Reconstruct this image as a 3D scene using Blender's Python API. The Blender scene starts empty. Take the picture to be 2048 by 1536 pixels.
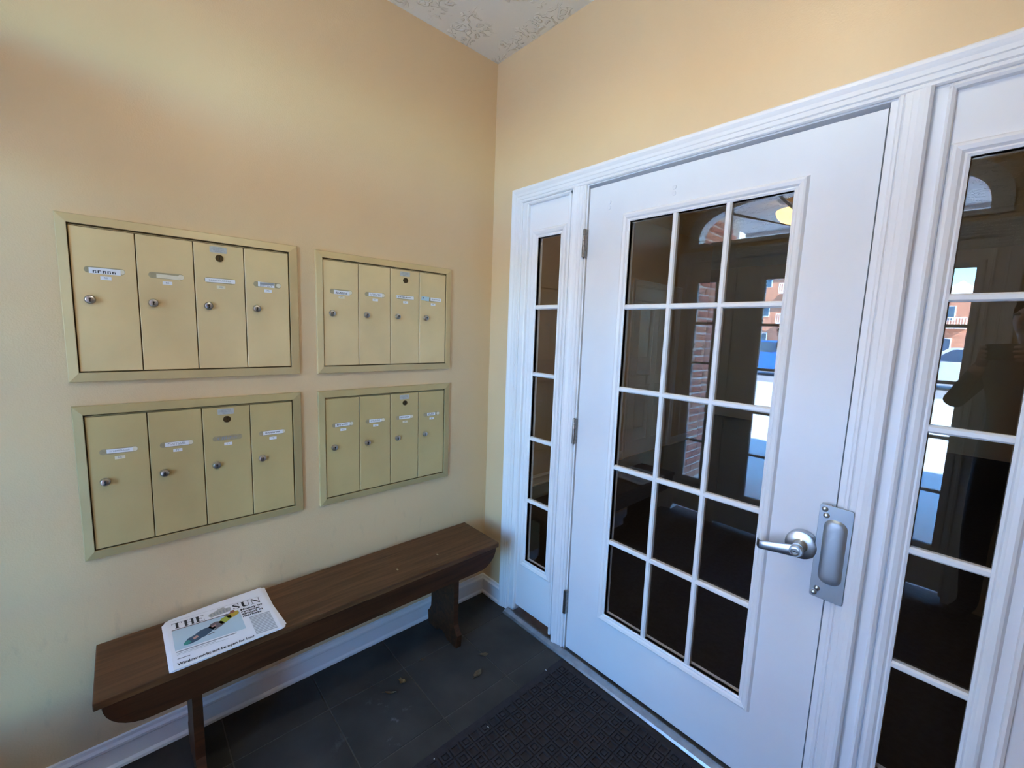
import bpy, bmesh, math, random
from mathutils import Vector, Matrix
random.seed(7)
C = bpy.context.scene.collection
scene = bpy.context.scene

# ------------------------------------------------------------ camera
cam_data = bpy.data.cameras.new('camera')
cam = bpy.data.objects.new('camera', cam_data); C.objects.link(cam)
CAM = Vector((1.7657, -1.4453, 1.4631))
yaw, pitch, roll = 0.8302, -0.1230, 0.0356
f = Vector((-math.sin(yaw)*math.cos(pitch), math.cos(yaw)*math.cos(pitch), math.sin(pitch)))
r = Vector((math.cos(yaw), math.sin(yaw), 0)); u = r.cross(f)
r2 = math.cos(roll)*r + math.sin(roll)*u; u2 = -math.sin(roll)*r + math.cos(roll)*u
cam.matrix_world = Matrix(((r2.x, u2.x, -f.x, CAM.x), (r2.y, u2.y, -f.y, CAM.y), (r2.z, u2.z, -f.z, CAM.z), (0, 0, 0, 1)))
cam_data.sensor_width = 36.0; cam_data.sensor_fit = 'HORIZONTAL'
cam_data.lens = 859.11/2048*36.0
cam_data.clip_start = 0.02; cam_data.clip_end = 400
scene.camera = cam

# ------------------------------------------------------------ light
scene.view_settings.view_transform = 'Standard'
scene.view_settings.look = 'None'
scene.view_settings.gamma = 1.0
scene.view_settings.use_curve_mapping = False
scene.view_settings.exposure = 1.07
world = bpy.data.worlds.new('sky'); scene.world = world; world.use_nodes = True
wn = world.node_tree; bgn = wn.nodes['Background']
sky = wn.nodes.new('ShaderNodeTexSky'); sky.sky_type = 'NISHITA'; sky.sun_disc = False
SUN_EL, SUN_STR, SKY_STR = math.radians(36), 42.0, 2.55
sky.sun_elevation = SUN_EL; sky.sun_rotation = math.radians(62)
sky.air_density = 1.0; sky.dust_density = 0.1; sky.ozone_density = 2.5
tint = wn.nodes.new('ShaderNodeMixRGB'); tint.blend_type = 'MULTIPLY'; tint.inputs[0].default_value = 1; tint.inputs[2].default_value = (.46, .84, 1.16, 1)
wn.links.new(sky.outputs[0], tint.inputs[1]); wn.links.new(tint.outputs[0], bgn.inputs[0]); bgn.inputs[1].default_value = SKY_STR
sd = bpy.data.lights.new('sun', 'SUN'); sd.energy = SUN_STR; sd.angle = 0.0093; sd.color = (.95, .95, .86)
so = bpy.data.objects.new('sun', sd); C.objects.link(so)
# the sun stands behind the building and lights the street side beyond its shade
sdir = Vector((-0.88*math.cos(SUN_EL), -0.475*math.cos(SUN_EL), -math.sin(SUN_EL)))
so.rotation_euler = sdir.to_track_quat('-Z', 'Y').to_euler(); so.location = (18, 12, 20)
def portal(name, cx, cz, w, h, y):
    l = bpy.data.lights.new(name, 'AREA'); l.shape = 'RECTANGLE'; l.size = w; l.size_y = h; l.energy = 1
    l.cycles.is_portal = True
    o = bpy.data.objects.new(name, l); C.objects.link(o); o.location = (cx, y, cz); o.rotation_euler = (math.radians(90), 0, 0)
    o.rotation_euler = Vector((0, 1, 0)).to_track_quat('-Z', 'Y').to_euler()
portal('daylight_opening', 0.92, 1.09, 1.62, 1.66, -2.09)
portal('daylight_fan_opening', 0.925, 2.33, 1.66, 0.36, -2.09)
scene.cycles.max_bounces = 14; scene.cycles.diffuse_bounces = 6; scene.cycles.glossy_bounces = 5
scene.cycles.transparent_max_bounces = 20; scene.cycles.caustics_reflective = False; scene.cycles.caustics_refractive = False
scene.cycles.sample_clamp_indirect = 12.0

FILL_STR = 15.6
# ------------------------------------------------------------ materials
MATS = {}
def new_mat(name):
    m = bpy.data.materials.new(name); m.use_nodes = True; MATS[name] = m
    return m, m.node_tree, m.node_tree.nodes['Principled BSDF']
def mat(name, col, rough=0.5, metal=0.0, vary=0.0, vscale=8.0, bump=0.0, bscale=200.0, spec=0.5, bdist=0.002, col2=None, stretch=None):
    m, t, b = new_mat(name)
    b.inputs['Base Color'].default_value = (*col, 1); b.inputs['Roughness'].default_value = rough
    b.inputs['Metallic'].default_value = metal; b.inputs['Specular IOR Level'].default_value = spec
    tc = t.nodes.new('ShaderNodeTexCoord'); src = tc.outputs['Object']
    if stretch:
        mp = t.nodes.new('ShaderNodeMapping'); mp.inputs['Scale'].default_value = stretch
        t.links.new(src, mp.inputs[0]); src = mp.outputs[0]
    if vary > 0 or col2:
        n = t.nodes.new('ShaderNodeTexNoise'); n.inputs['Scale'].default_value = vscale; n.inputs['Detail'].default_value = 5
        t.links.new(src, n.inputs['Vector'])
        rp = t.nodes.new('ShaderNodeValToRGB')
        c2 = col2 or tuple(c*(1-vary) for c in col)
        rp.color_ramp.elements[0].position = 0.35; rp.color_ramp.elements[1].position = 0.65
        rp.color_ramp.elements[0].color = (*c2, 1); rp.color_ramp.elements[1].color = (*col, 1)
        t.links.new(n.outputs['Fac'], rp.inputs[0]); t.links.new(rp.outputs[0], b.inputs['Base Color'])
    if bump > 0:
        n2 = t.nodes.new('ShaderNodeTexNoise'); n2.inputs['Scale'].default_value = bscale; n2.inputs['Detail'].default_value = 3
        t.links.new(src, n2.inputs['Vector'])
        bp = t.nodes.new('ShaderNodeBump'); bp.inputs['Strength'].default_value = bump; bp.inputs['Distance'].default_value = bdist
        t.links.new(n2.outputs['Fac'], bp.inputs['Height']); t.links.new(bp.outputs[0], b.inputs['Normal'])
    return m
PAINT = (0.71, 0.525, 0.315)
def wall_mat():
    m, t, b = new_mat('tan_paint')
    b.inputs['Roughness'].default_value = 0.42
    tc = t.nodes.new('ShaderNodeTexCoord')
    n = t.nodes.new('ShaderNodeTexNoise'); n.inputs['Scale'].default_value = 1.6; n.inputs['Detail'].default_value = 3
    t.links.new(tc.outputs['Object'], n.inputs['Vector'])
    rp = t.nodes.new('ShaderNodeValToRGB')
    rp.color_ramp.elements[0].position = .3; rp.color_ramp.elements[1].position = .7
    rp.color_ramp.elements[0].color = (PAINT[0]*.95, PAINT[1]*.94, PAINT[2]*.93, 1); rp.color_ramp.elements[1].color = (*PAINT, 1)
    t.links.new(n.outputs['Fac'], rp.inputs[0])
    # faint scuffs low on the wall, where people sit on the bench
    mp = t.nodes.new('ShaderNodeMapping'); mp.inputs['Scale'].default_value = (1, 14, 5)
    t.links.new(tc.outputs['Object'], mp.inputs[0])
    n3 = t.nodes.new('ShaderNodeTexNoise'); n3.inputs['Scale'].default_value = 2.2; n3.inputs['Detail'].default_value = 6
    t.links.new(mp.outputs[0], n3.inputs['Vector'])
    r3 = t.nodes.new('ShaderNodeValToRGB'); r3.color_ramp.elements[0].position = .60; r3.color_ramp.elements[1].position = .78
    t.links.new(n3.outputs['Fac'], r3.inputs[0])
    sx = t.nodes.new('ShaderNodeSeparateXYZ'); t.links.new(tc.outputs['Object'], sx.inputs[0])
    mr = t.nodes.new('ShaderNodeMapRange'); mr.inputs[1].default_value = 0.75; mr.inputs[2].default_value = 0.5
    t.links.new(sx.outputs['Z'], mr.inputs[0])
    mu = t.nodes.new('ShaderNodeMath'); mu.operation = 'MULTIPLY'; t.links.new(r3.outputs[0], mu.inputs[0]); t.links.new(mr.outputs[0], mu.inputs[1])
    mu2 = t.nodes.new('ShaderNodeMath'); mu2.operation = 'MULTIPLY'; mu2.inputs[1].default_value = .24; t.links.new(mu.outputs[0], mu2.inputs[0])
    mx = t.nodes.new('ShaderNodeMixRGB'); t.links.new(mu2.outputs[0], mx.inputs[0]); t.links.new(rp.outputs[0], mx.inputs[1])
    mx.inputs[2].default_value = (.22, .18, .14, 1)
    t.links.new(mx.outputs[0], b.inputs['Base Color'])
    n2 = t.nodes.new('ShaderNodeTexNoise'); n2.inputs['Scale'].default_value = 220; n2.inputs['Detail'].default_value = 2
    t.links.new(tc.outputs['Object'], n2.inputs['Vector'])
    bp = t.nodes.new('ShaderNodeBump'); bp.inputs['Strength'].default_value = .25; bp.inputs['Distance'].default_value = .002
    t.links.new(n2.outputs['Fac'], bp.inputs['Height']); t.links.new(bp.outputs[0], b.inputs['Normal'])
    return m
def ceiling_mat():
    m, t, b = new_mat('textured_ceiling_paint')
    b.inputs['Base Color'].default_value = (.84, .83, .75, 1); b.inputs['Roughness'].default_value = .8
    tc = t.nodes.new('ShaderNodeTexCoord')
    # brushed swirl dabs: warped waves inside patches
    w = t.nodes.new('ShaderNodeTexWave'); w.wave_type = 'RINGS'; w.inputs['Scale'].default_value = 8; w.inputs['Distortion'].default_value = 22
    w.inputs['Detail'].default_value = 2; w.inputs['Detail Scale'].default_value = 1.6
    t.links.new(tc.outputs['Object'], w.inputs['Vector'])
    n = t.nodes.new('ShaderNodeTexNoise'); n.inputs['Scale'].default_value = 7; t.links.new(tc.outputs['Object'], n.inputs['Vector'])
    rp = t.nodes.new('ShaderNodeValToRGB'); rp.color_ramp.elements[0].position = .47; rp.color_ramp.elements[1].position = .56
    t.links.new(n.outputs['Fac'], rp.inputs[0])
    rw = t.nodes.new('ShaderNodeValToRGB'); rw.color_ramp.elements[0].position = .55; rw.color_ramp.elements[1].position = .9
    t.links.new(w.outputs['Fac'], rw.inputs[0])
    mu = t.nodes.new('ShaderNodeMath'); mu.operation = 'MULTIPLY'; t.links.new(rw.outputs[0], mu.inputs[0]); t.links.new(rp.outputs[0], mu.inputs[1])
    bp = t.nodes.new('ShaderNodeBump'); bp.inputs['Strength'].default_value = .9; bp.inputs['Distance'].default_value = .008
    t.links.new(mu.outputs[0], bp.inputs['Height']); t.links.new(bp.outputs[0], b.inputs['Normal'])
    return m
def glass_mat(name, tint=(.95, .95, .94), f0=.055):
    m, t, b = new_mat(name); t.nodes.remove(b); out = t.nodes['Material Output']
    tr = t.nodes.new('ShaderNodeBsdfTransparent'); tr.inputs[0].default_value = (*tint, 1)
    gl = t.nodes.new('ShaderNodeBsdfGlossy'); gl.inputs['Roughness'].default_value = 0.0; gl.inputs[0].default_value = (1, 1, 1, 1)
    lw = t.nodes.new('ShaderNodeLayerWeight'); lw.inputs[0].default_value = .5
    p = t.nodes.new('ShaderNodeMath'); p.operation = 'POWER'; p.inputs[1].default_value = 5; t.links.new(lw.outputs['Facing'], p.inputs[0])
    ma = t.nodes.new('ShaderNodeMath'); ma.operation = 'MULTIPLY_ADD'; ma.inputs[1].default_value = 1-f0; ma.inputs[2].default_value = f0
    t.links.new(p.outputs[0], ma.inputs[0])
    mx = t.nodes.new('ShaderNodeMixShader'); t.links.new(ma.outputs[0], mx.inputs[0]); t.links.new(tr.outputs[0], mx.inputs[1]); t.links.new(gl.outputs[0], mx.inputs[2])
    t.links.new(mx.outputs[0], out.inputs[0])
    return m
def emit(name, col, s):
    m, t, b = new_mat(name)
    b.inputs['Base Color'].default_value = (*col, 1); b.inputs['Emission Color'].default_value = (*col, 1); b.inputs['Emission Strength'].default_value = s
    return m
def tile_mat():
    m, t, b = new_mat('slate_tile')
    tc = t.nodes.new('ShaderNodeTexCoord'); ge = t.nodes.new('ShaderNodeNewGeometry')
    n = t.nodes.new('ShaderNodeTexNoise'); n.inputs['Scale'].default_value = 5; n.inputs['Detail'].default_value = 6
    t.links.new(ge.outputs['Position'], n.inputs['Vector'])
    rp = t.nodes.new('ShaderNodeValToRGB'); rp.color_ramp.elements[0].position = .3; rp.color_ramp.elements[1].position = .75
    rp.color_ramp.elements[0].color = (.034, .031, .028, 1); rp.color_ramp.elements[1].color = (.066, .060, .054, 1)
    t.links.new(n.outputs['Fac'], rp.inputs[0])
    # chalky dried smudges
    n2 = t.nodes.new('ShaderNodeTexNoise'); n2.inputs['Scale'].default_value = 11; n2.inputs['Detail'].default_value = 8; n2.inputs['Roughness'].default_value = .65
    t.links.new(ge.outputs['Position'], n2.inputs['Vector'])
    r2_ = t.nodes.new('ShaderNodeValToRGB'); r2_.color_ramp.elements[0].position = .60; r2_.color_ramp.elements[1].position = .80
    t.links.new(n2.outputs['Fac'], r2_.inputs[0])
    vd = t.nodes.new('ShaderNodeVectorMath'); vd.operation = 'DISTANCE'; vd.inputs[1].default_value = (.42, -.78, 0); t.links.new(ge.outputs['Position'], vd.inputs[0])
    mr = t.nodes.new('ShaderNodeMapRange'); mr.inputs[1].default_value = .24; mr.inputs[2].default_value = .04
    t.links.new(vd.outputs['Value'], mr.inputs[0])
    mu = t.nodes.new('ShaderNodeMath'); mu.operation = 'MULTIPLY'; t.links.new(r2_.outputs[0], mu.inputs[0]); t.links.new(mr.outputs[0], mu.inputs[1])
    mx = t.nodes.new('ShaderNodeMixRGB'); t.links.new(mu.outputs[0], mx.inputs[0]); t.links.new(rp.outputs[0], mx.inputs[1]); mx.inputs[2].default_value = (.26, .27, .29, 1)
    t.links.new(mx.outputs[0], b.inputs['Base Color'])
    b.inputs['Roughness'].default_value = .72; b.inputs['Specular IOR Level'].default_value = .18
    bp = t.nodes.new('ShaderNodeBump'); bp.inputs['Strength'].default_value = .3; bp.inputs['Distance'].default_value = .004
    t.links.new(n2.outputs['Fac'], bp.inputs['Height']); t.links.new(bp.outputs[0], b.inputs['Normal'])
    return m
def wood_mat(name, c1, c2, rough=.45):
    m, t, b = new_mat(name); b.inputs['Specular IOR Level'].default_value = .25
    tc = t.nodes.new('ShaderNodeTexCoord'); mp = t.nodes.new('ShaderNodeMapping'); mp.inputs['Scale'].default_value = (16, 1.1, 16)
    t.links.new(tc.outputs['Object'], mp.inputs[0])
    n = t.nodes.new('ShaderNodeTexNoise'); n.inputs['Scale'].default_value = 3.0; n.inputs['Detail'].default_value = 8; n.inputs['Distortion'].default_value = .8
    t.links.new(mp.outputs[0], n.inputs['Vector'])
    rp = t.nodes.new('ShaderNodeValToRGB'); rp.color_ramp.elements[0].position = .3; rp.color_ramp.elements[1].position = .72
    rp.color_ramp.elements[0].color = (*c1, 1); rp.color_ramp.elements[1].color = (*c2, 1)
    t.links.new(n.outputs['Fac'], rp.inputs[0]); t.links.new(rp.outputs[0], b.inputs['Base Color'])
    b.inputs['Roughness'].default_value = rough
    bp = t.nodes.new('ShaderNodeBump'); bp.inputs['Strength'].default_value = .15; bp.inputs['Distance'].default_value = .002
    t.links.new(n.outputs['Fac'], bp.inputs['Height']); t.links.new(bp.outputs[0], b.inputs['Normal'])
    return m
wallM = wall_mat(); ceilM = ceiling_mat(); tileM = tile_mat()
white = mat('white_enamel', (.80, .80, .82), .38, bump=.08, bscale=40, bdist=.002)
doorM = mat('white_steel_door_paint', (.76, .78, .82), .42, vary=.04, vscale=3, bump=.12, bscale=260, bdist=.0008)
grout = mat('grout', (.095, .088, .08), .9, vary=.3, vscale=30)
glass = glass_mat('window_glass')
glass_out = glass_mat('entry_glass', f0=.035)
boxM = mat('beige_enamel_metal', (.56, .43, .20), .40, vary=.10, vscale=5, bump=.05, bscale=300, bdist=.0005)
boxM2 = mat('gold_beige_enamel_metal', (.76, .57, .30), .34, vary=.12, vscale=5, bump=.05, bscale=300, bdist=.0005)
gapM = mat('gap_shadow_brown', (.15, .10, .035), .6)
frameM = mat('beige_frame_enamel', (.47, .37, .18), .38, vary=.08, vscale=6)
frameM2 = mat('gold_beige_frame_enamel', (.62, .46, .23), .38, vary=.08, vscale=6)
hingeM = mat('dull_hinge_steel', (.34, .31, .28), .36, metal=1, vary=.3, vscale=90)
chrome = mat('worn_nickel', (.55, .54, .53), .28, metal=1, vary=.2, vscale=60)
keyM = mat('keyhole_dark', (.01, .01, .01), .6)
bronze = mat('aged_brass', (.16, .11, .05), .4, metal=.8, vary=.4, vscale=90)
steel = mat('satin_steel', (.56, .58, .60), .3, metal=1, bump=.03, bscale=500, bdist=.0003)
guardM = mat('brushed_guard_steel', (.36, .40, .44), .42, metal=.7, bump=.05, bscale=300, bdist=.0003, stretch=(30, 30, 1))
paper = mat('white_paper', (.82, .82, .86), .8, vary=.04, vscale=20)
cream = mat('cream_paper', (.78, .71, .56), .8, vary=.08, vscale=60)
greysticker = mat('silver_sticker', (.50, .51, .50), .4, vary=.15, vscale=120)
bluesticker = mat('pale_blue_sticker', (.45, .62, .72), .6)
ink = mat('black_ink', (.03, .03, .035), .7)
inkgrey = mat('grey_ink', (.30, .31, .33), .8)
inkpale = mat('pale_grey_ink', (.42, .43, .45), .8)
tapeM = mat('tan_tape', (.40, .33, .20), .6, vary=.15, vscale=80)
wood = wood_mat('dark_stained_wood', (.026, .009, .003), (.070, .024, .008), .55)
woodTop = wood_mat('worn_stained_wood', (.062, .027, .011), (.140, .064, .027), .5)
alu = mat('aluminium_threshold', (.45, .47, .49), .38, metal=.85, vary=.25, vscale=25, bump=.1, bscale=80)
matM = mat('black_ribbed_rubber', (.026, .021, .025), .85, vary=.35, vscale=50, bump=.5, bscale=700, bdist=.0015)
leafM = mat('dry_leaf', (.13, .085, .04), .8, vary=.5, vscale=80)
leafM2 = mat('curled_yellow_leaf', (.27, .17, .06), .7, vary=.5, vscale=80)
brickM = mat('red_brick', (.66, .28, .19), .9, col2=(.50, .19, .13), vscale=30, bump=.4, bscale=90, bdist=.003)
brickM2 = mat('orange_brick', (.74, .36, .23), .9, col2=(.56, .25, .16), vscale=30, bump=.4, bscale=90, bdist=.003)
mortar = mat('mortar', (.80, .76, .70), .95, bump=.3, bscale=120)
concrete = mat('pale_concrete', (.72, .71, .69), .9, vary=.1, vscale=1.2, bump=.2, bscale=60)
asphalt = mat('worn_asphalt', (.36, .36, .37), .95, vary=.2, vscale=.6)
porchM = mat('soffit_paint', (.62, .60, .57), .8)
hallfloor = mat('dark_hall_carpet', (.03, .032, .045), .95, vary=.3, vscale=40)
lampM = emit('warm_lamp_glass', (1.0, .62, .22), 14.0)
bronzeDark = mat('dark_bronze', (.05, .035, .025), .45, metal=.7)

# ------------------------------------------------------------ mesh builder
class MB:
    def __init__(s): s.v = []; s.f = []; s.m = []; s.mi = 0
    def add(s, vs, fs, mi=None):
        b = len(s.v); s.v += [tuple(p) for p in vs]; mi = s.mi if mi is None else mi
        for q in fs: s.f.append(tuple(i+b for i in q)); s.m.append(mi)
    def box(s, x0, x1, y0, y1, z0, z1, mi=None):
        vs = [(x, y, z) for x in (x0, x1) for y in (y0, y1) for z in (z0, z1)]
        s.add(vs, [(0, 1, 3, 2), (4, 6, 7, 5), (0, 4, 5, 1), (2, 3, 7, 6), (0, 2, 6, 4), (1, 5, 7, 3)], mi)
    def cbox(s, x0, x1, y0, y1, z0, z1, c, mi=None):   # box with chamfered edges
        bm = bmesh.new(); bmesh.ops.create_cube(bm, size=1)
        for v in bm.verts: v.co = Vector(((x0+x1)/2+v.co.x*(x1-x0), (y0+y1)/2+v.co.y*(y1-y0), (z0+z1)/2+v.co.z*(z1-z0)))
        bmesh.ops.bevel(bm, geom=list(bm.edges), offset=c, segments=2, affect='EDGES', profile=.5)
        s.frombm(bm, mi)
    def frombm(s, bm, mi=None):
        bm.verts.index_update(); s.add([v.co for v in bm.verts], [[v.index for v in q.verts] for q in bm.faces], mi); bm.free()
    def prism(s, poly, M, d0, d1, mi=None, inset=0.0, side=None):   # poly in (a,b), extruded in depth from d0 to d1
        n = len(poly); ca = sum(p[0] for p in poly)/n; cb = sum(p[1] for p in poly)/n
        vs = [M(a, b, d0) for a, b in poly]
        if inset:
            w = max(abs(p[0]-ca) for p in poly); h = max(abs(p[1]-cb) for p in poly)
            vs += [M(a, b, d1-(inset if d1 > d0 else -inset)) for a, b in poly]
            vs += [M(ca+(a-ca)*(1-inset/max(w, 1e-6)), cb+(b-cb)*(1-inset/max(h, 1e-6)), d1) for a, b in poly]
            fs = [tuple(range(n)), tuple(range(2*n, 3*n))]
            for k in (0, n): fs += [(k+i, k+(i+1) % n, k+n+(i+1) % n, k+n+i) for i in range(n)]
        else:
            vs += [M(a, b, d1) for a, b in poly]
            fs = [tuple(range(n)), tuple(range(n, 2*n))] + [(i, (i+1) % n, n+(i+1) % n, n+i) for i in range(n)]
        s.add(vs, fs, mi)
    def ring(s, a0, a1, b0, b1, prof, M, mi=None, closed=True, dn=None):
        # mitred frame around a rectangle; prof = (outward offset, depth).  closed=False leaves the bottom open (a door casing)
        n = len(prof); vs = []
        for o, h in prof:
            bb = b0-o if closed else dn
            vs += [M(a0-o, bb, h), M(a0-o, b1+o, h), M(a1+o, b1+o, h), M(a1+o, bb, h)]
        fs = []
        for k in range(n-1):
            for i in range(4 if closed else 3):
                j = (i+1) % 4; fs.append((4*k+i, 4*k+j, 4*k+4+j, 4*k+4+i))
        if not closed:
            fs += [tuple(4*k for k in range(n)), tuple(4*k+3 for k in range(n))]
        s.add(vs, fs, mi)
    def strip(s, prof, M, b0, b1, mi=None):    # prof = (a, depth) polyline swept along b
        n = len(prof); vs = [M(a, b0, h) for a, h in prof] + [M(a, b1, h) for a, h in prof]
        fs = [(i, i+1, n+i+1, n+i) for i in range(n-1)] + [tuple(range(n)), tuple(range(n, 2*n))]
        s.add(vs, fs, mi)
    def lathe(s, prof, M, ca, cb, n=24, mi=None, ea=1.0):   # prof = (radius, depth)
        vs = []; fs = []
        for rr, h in prof:
            for i in range(n):
                t = 2*math.pi*i/n; vs.append(M(ca+ea*rr*math.cos(t), cb+rr*math.sin(t), h))
        for k in range(len(prof)-1):
            for i in range(n):
                j = (i+1) % n; fs.append((k*n+i, k*n+j, k*n+n+j, k*n+n+i))
        fs += [tuple(range(n)), tuple(range((len(prof)-1)*n, len(prof)*n))]
        s.add(vs, fs, mi)
    def tube(s, pts, rad, n=10, mi=None, cap=True):
        pts = [Vector(p) for p in pts]; rads = rad if isinstance(rad, (list, tuple)) else [rad]*len(pts); vs = []; fs = []
        up = Vector((0.13, 0.29, 0.95))
        for i, p in enumerate(pts):
            d = (pts[min(i+1, len(pts)-1)]-pts[max(i-1, 0)]).normalized()
            e = d.cross(up).normalized(); g = e.cross(d)
            for k in range(n):
                t = 2*math.pi*k/n; vs.append(p+rads[i]*(math.cos(t)*e+math.sin(t)*g))
        for i in range(len(pts)-1):
            for k in range(n):
                j = (k+1) % n; fs.append((i*n+k, i*n+j, i*n+n+j, i*n+n+k))
        if cap: fs += [tuple(range(n)), tuple(range((len(pts)-1)*n, len(pts)*n))]
        s.add(vs, fs, mi)
    def build(s, name, mats, parent=None, smooth=False, loc=None):
        me = bpy.data.meshes.new(name); me.from_pydata(s.v, [], s.f)
        for m in (mats if isinstance(mats, (list, tuple)) else [mats]): me.materials.append(m)
        for p, mi in zip(me.polygons, s.m): p.material_index = mi
        bm = bmesh.new(); bm.from_mesh(me); bmesh.ops.recalc_face_normals(bm, faces=bm.faces[:]); bm.to_mesh(me); bm.free()
        if smooth:
            for p in me.polygons: p.use_smooth = True
            try: me.set_sharp_from_angle(angle=math.radians(38))
            except Exception: pass
        o = bpy.data.objects.new(name, me); C.objects.link(o)
        if parent: o.parent = parent
        if loc: o.location = loc
        return o
def tag(o, label=None, cat=None, group=None, kind=None):
    if label: o['label'] = label
    if cat: o['category'] = cat
    if group: o['group'] = group
    if kind: o['kind'] = kind
    return o
def empty(name, loc, label=None, cat=None, group=None, kind=None, rz=0):
    o = bpy.data.objects.new(name, None); C.objects.link(o); o.location = loc; o.rotation_euler = (0, 0, rz); o.empty_display_size = .1
    return tag(o, label, cat, group, kind)
def rrect(a0, a1, b0, b1, rad, n=5):
    P = []
    for cx, cy, t0 in ((a1-rad, b1-rad, 0), (a0+rad, b1-rad, 90), (a0+rad, b0+rad, 180), (a1-rad, b0+rad, 270)):
        for i in range(n+1):
            t = math.radians(t0+90*i/n); P.append((cx+rad*math.cos(t), cy+rad*math.sin(t)))
    return P
H = 2.755; XR = 2.75; YE = -1.94
Mb = lambda a, b, d: (a, -d, b)          # door wall: depth towards the room
Ml = lambda a, b, d: (d, a, b)           # mailbox wall
Me = lambda a, b, d: (a, YE+d, b)        # entry wall, depth towards the room

# ------------------------------------------------------------ room shell
m = MB(); m.box(-.15, 0, -2.06, .12, -.1, H+.1); tag(m.build('wall_left', wallM), 'tan painted wall that carries the mailboxes', kind='structure')
def holed_wall(y0, y1, holes_z0, xa, xb, ztop, x0=0, x1=XR):
    m = MB(); m.box(x0, xa, y0, y1, -.1, H+.1); m.box(xb, x1, y0, y1, -.1, H+.1); m.box(xa, xb, y0, y1, ztop, H+.1); return m
m = holed_wall(0, .12, 0, .19, 1.96, 2.075); tag(m.build('wall_back', wallM), 'tan painted wall around the glazed inner door', kind='structure')
m = MB(); m.box(XR, XR+.15, -2.06, .12, -.1, H+.1); tag(m.build('wall_right', wallM), 'tan side wall beyond the right sidelight', kind='structure')
# entry wall with a door opening and a fanlight opening over it
EC = .925; EW = .885
def fan_b(x, w=.812, h=.31, n=3.0): return h*max(0, 1-abs(x/w)**n)**(1/n)
m = MB(); y0, y1 = YE-.12, YE
m.box(0, EC-EW, y0, y1, -.1, H+.1); m.box(EC+EW, XR, y0, y1, -.1, H+.1); m.box(EC-EW, EC+EW, y0, y1, 2.075, 2.18)
xs = [EC-.812+1.624*i/32 for i in range(33)]
for i in range(32):
    za, zb = 2.18+fan_b(xs[i]-EC), 2.18+fan_b(xs[i+1]-EC)
    vs = [(xs[i], y, z) for y in (y0, y1) for z in (za, H+.1)] + [(xs[i+1], y, z) for y in (y0, y1) for z in (zb, H+.1)]
    m.add(vs, [(0, 1, 3, 2), (4, 6, 7, 5), (0, 4, 5, 1), (2, 3, 7, 6), (0, 2, 6, 4), (1, 5, 7, 3)])
m.box(EC-EW, xs[0], y0, y1, 2.18, H+.1); m.box(xs[-1], EC+EW, y0, y1, 2.18, H+.1)
tag(m.build('wall_front', wallM), 'street side wall with glazed entry and arched fanlight', kind='structure')
m = MB(); m.box(0, XR, -2.06, .12, H, H+.12); tag(m.build('ceiling', ceilM), 'off-white ceiling with brushed swirl texture', kind='structure')
# tiled floor
m = MB(); m.box(-.15, XR+.15, -2.06, .12, -.1, -.0025); floor = tag(m.build('floor', grout), 'dark grey slate tile floor with thin grout lines', kind='structure')
P = .3145; first = None
for i in range(-2, 8):
    for j in range(0, 7):
        ax, bx = .547+P*i, .547+P*(i+1); by, ay = .012-P*j, .012-P*(j+1)
        ax, bx, ay, by = max(ax, 0), min(bx, XR), max(ay, YE), min(by, 0)
        if bx-ax < .02 or by-ay < .02: continue
        full = abs(bx-ax-P) < 1e-4 and abs(by-ay-P) < 1e-4
        dz = random.uniform(-.0006, .0004)
        if full and first:
            o = first.copy(); C.objects.link(o)
        else:
            w, h = (bx-ax)/2-.002, (by-ay)/2-.002
            q = MB(); q.cbox(-w, w, -h, h, -.004, .0, .0012); o = q.build('tile', tileM, floor)
            if full: first = o
        o.parent = floor; o.location = ((ax+bx)/2, (ay+by)/2, dz)

# baseboards with a shoe moulding
bp_prof = [(0, 0), (.0, .0), (.020, .0), (.020, .010), (.013, .018), (.012, .070), (.015, .074), (.015, .082), (.009, .090), (.007, .100), (0, .102)]
m = MB(); prof = bp_prof[2:]
def sweep_wall(m, prof, A, B, inv):   # prof (out, z)
    n = len(prof); vs = [A(o, z) for o, z in prof]+[B(o, z) for o, z in prof]
    m.add(vs, [(i, i+1, n+i+1, n+i) for i in range(n-1)]+[tuple(range(n)), tuple(range(n, 2*n))])
full = [(0, 0)]+prof
sweep_wall(m, full, lambda o, z: (o, -o, z), lambda o, z: (o, YE, z), 0)
tag(m.build('baseboard_left', white), 'white baseboard under the mailbox wall', kind='structure')
m = MB(); sweep_wall(m, full, lambda o, z: (o, -o, z), lambda o, z: (.160, -o, z), 0)
tag(m.build('baseboard_back', white), 'short white baseboard between corner and door casing', kind='structure')

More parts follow.
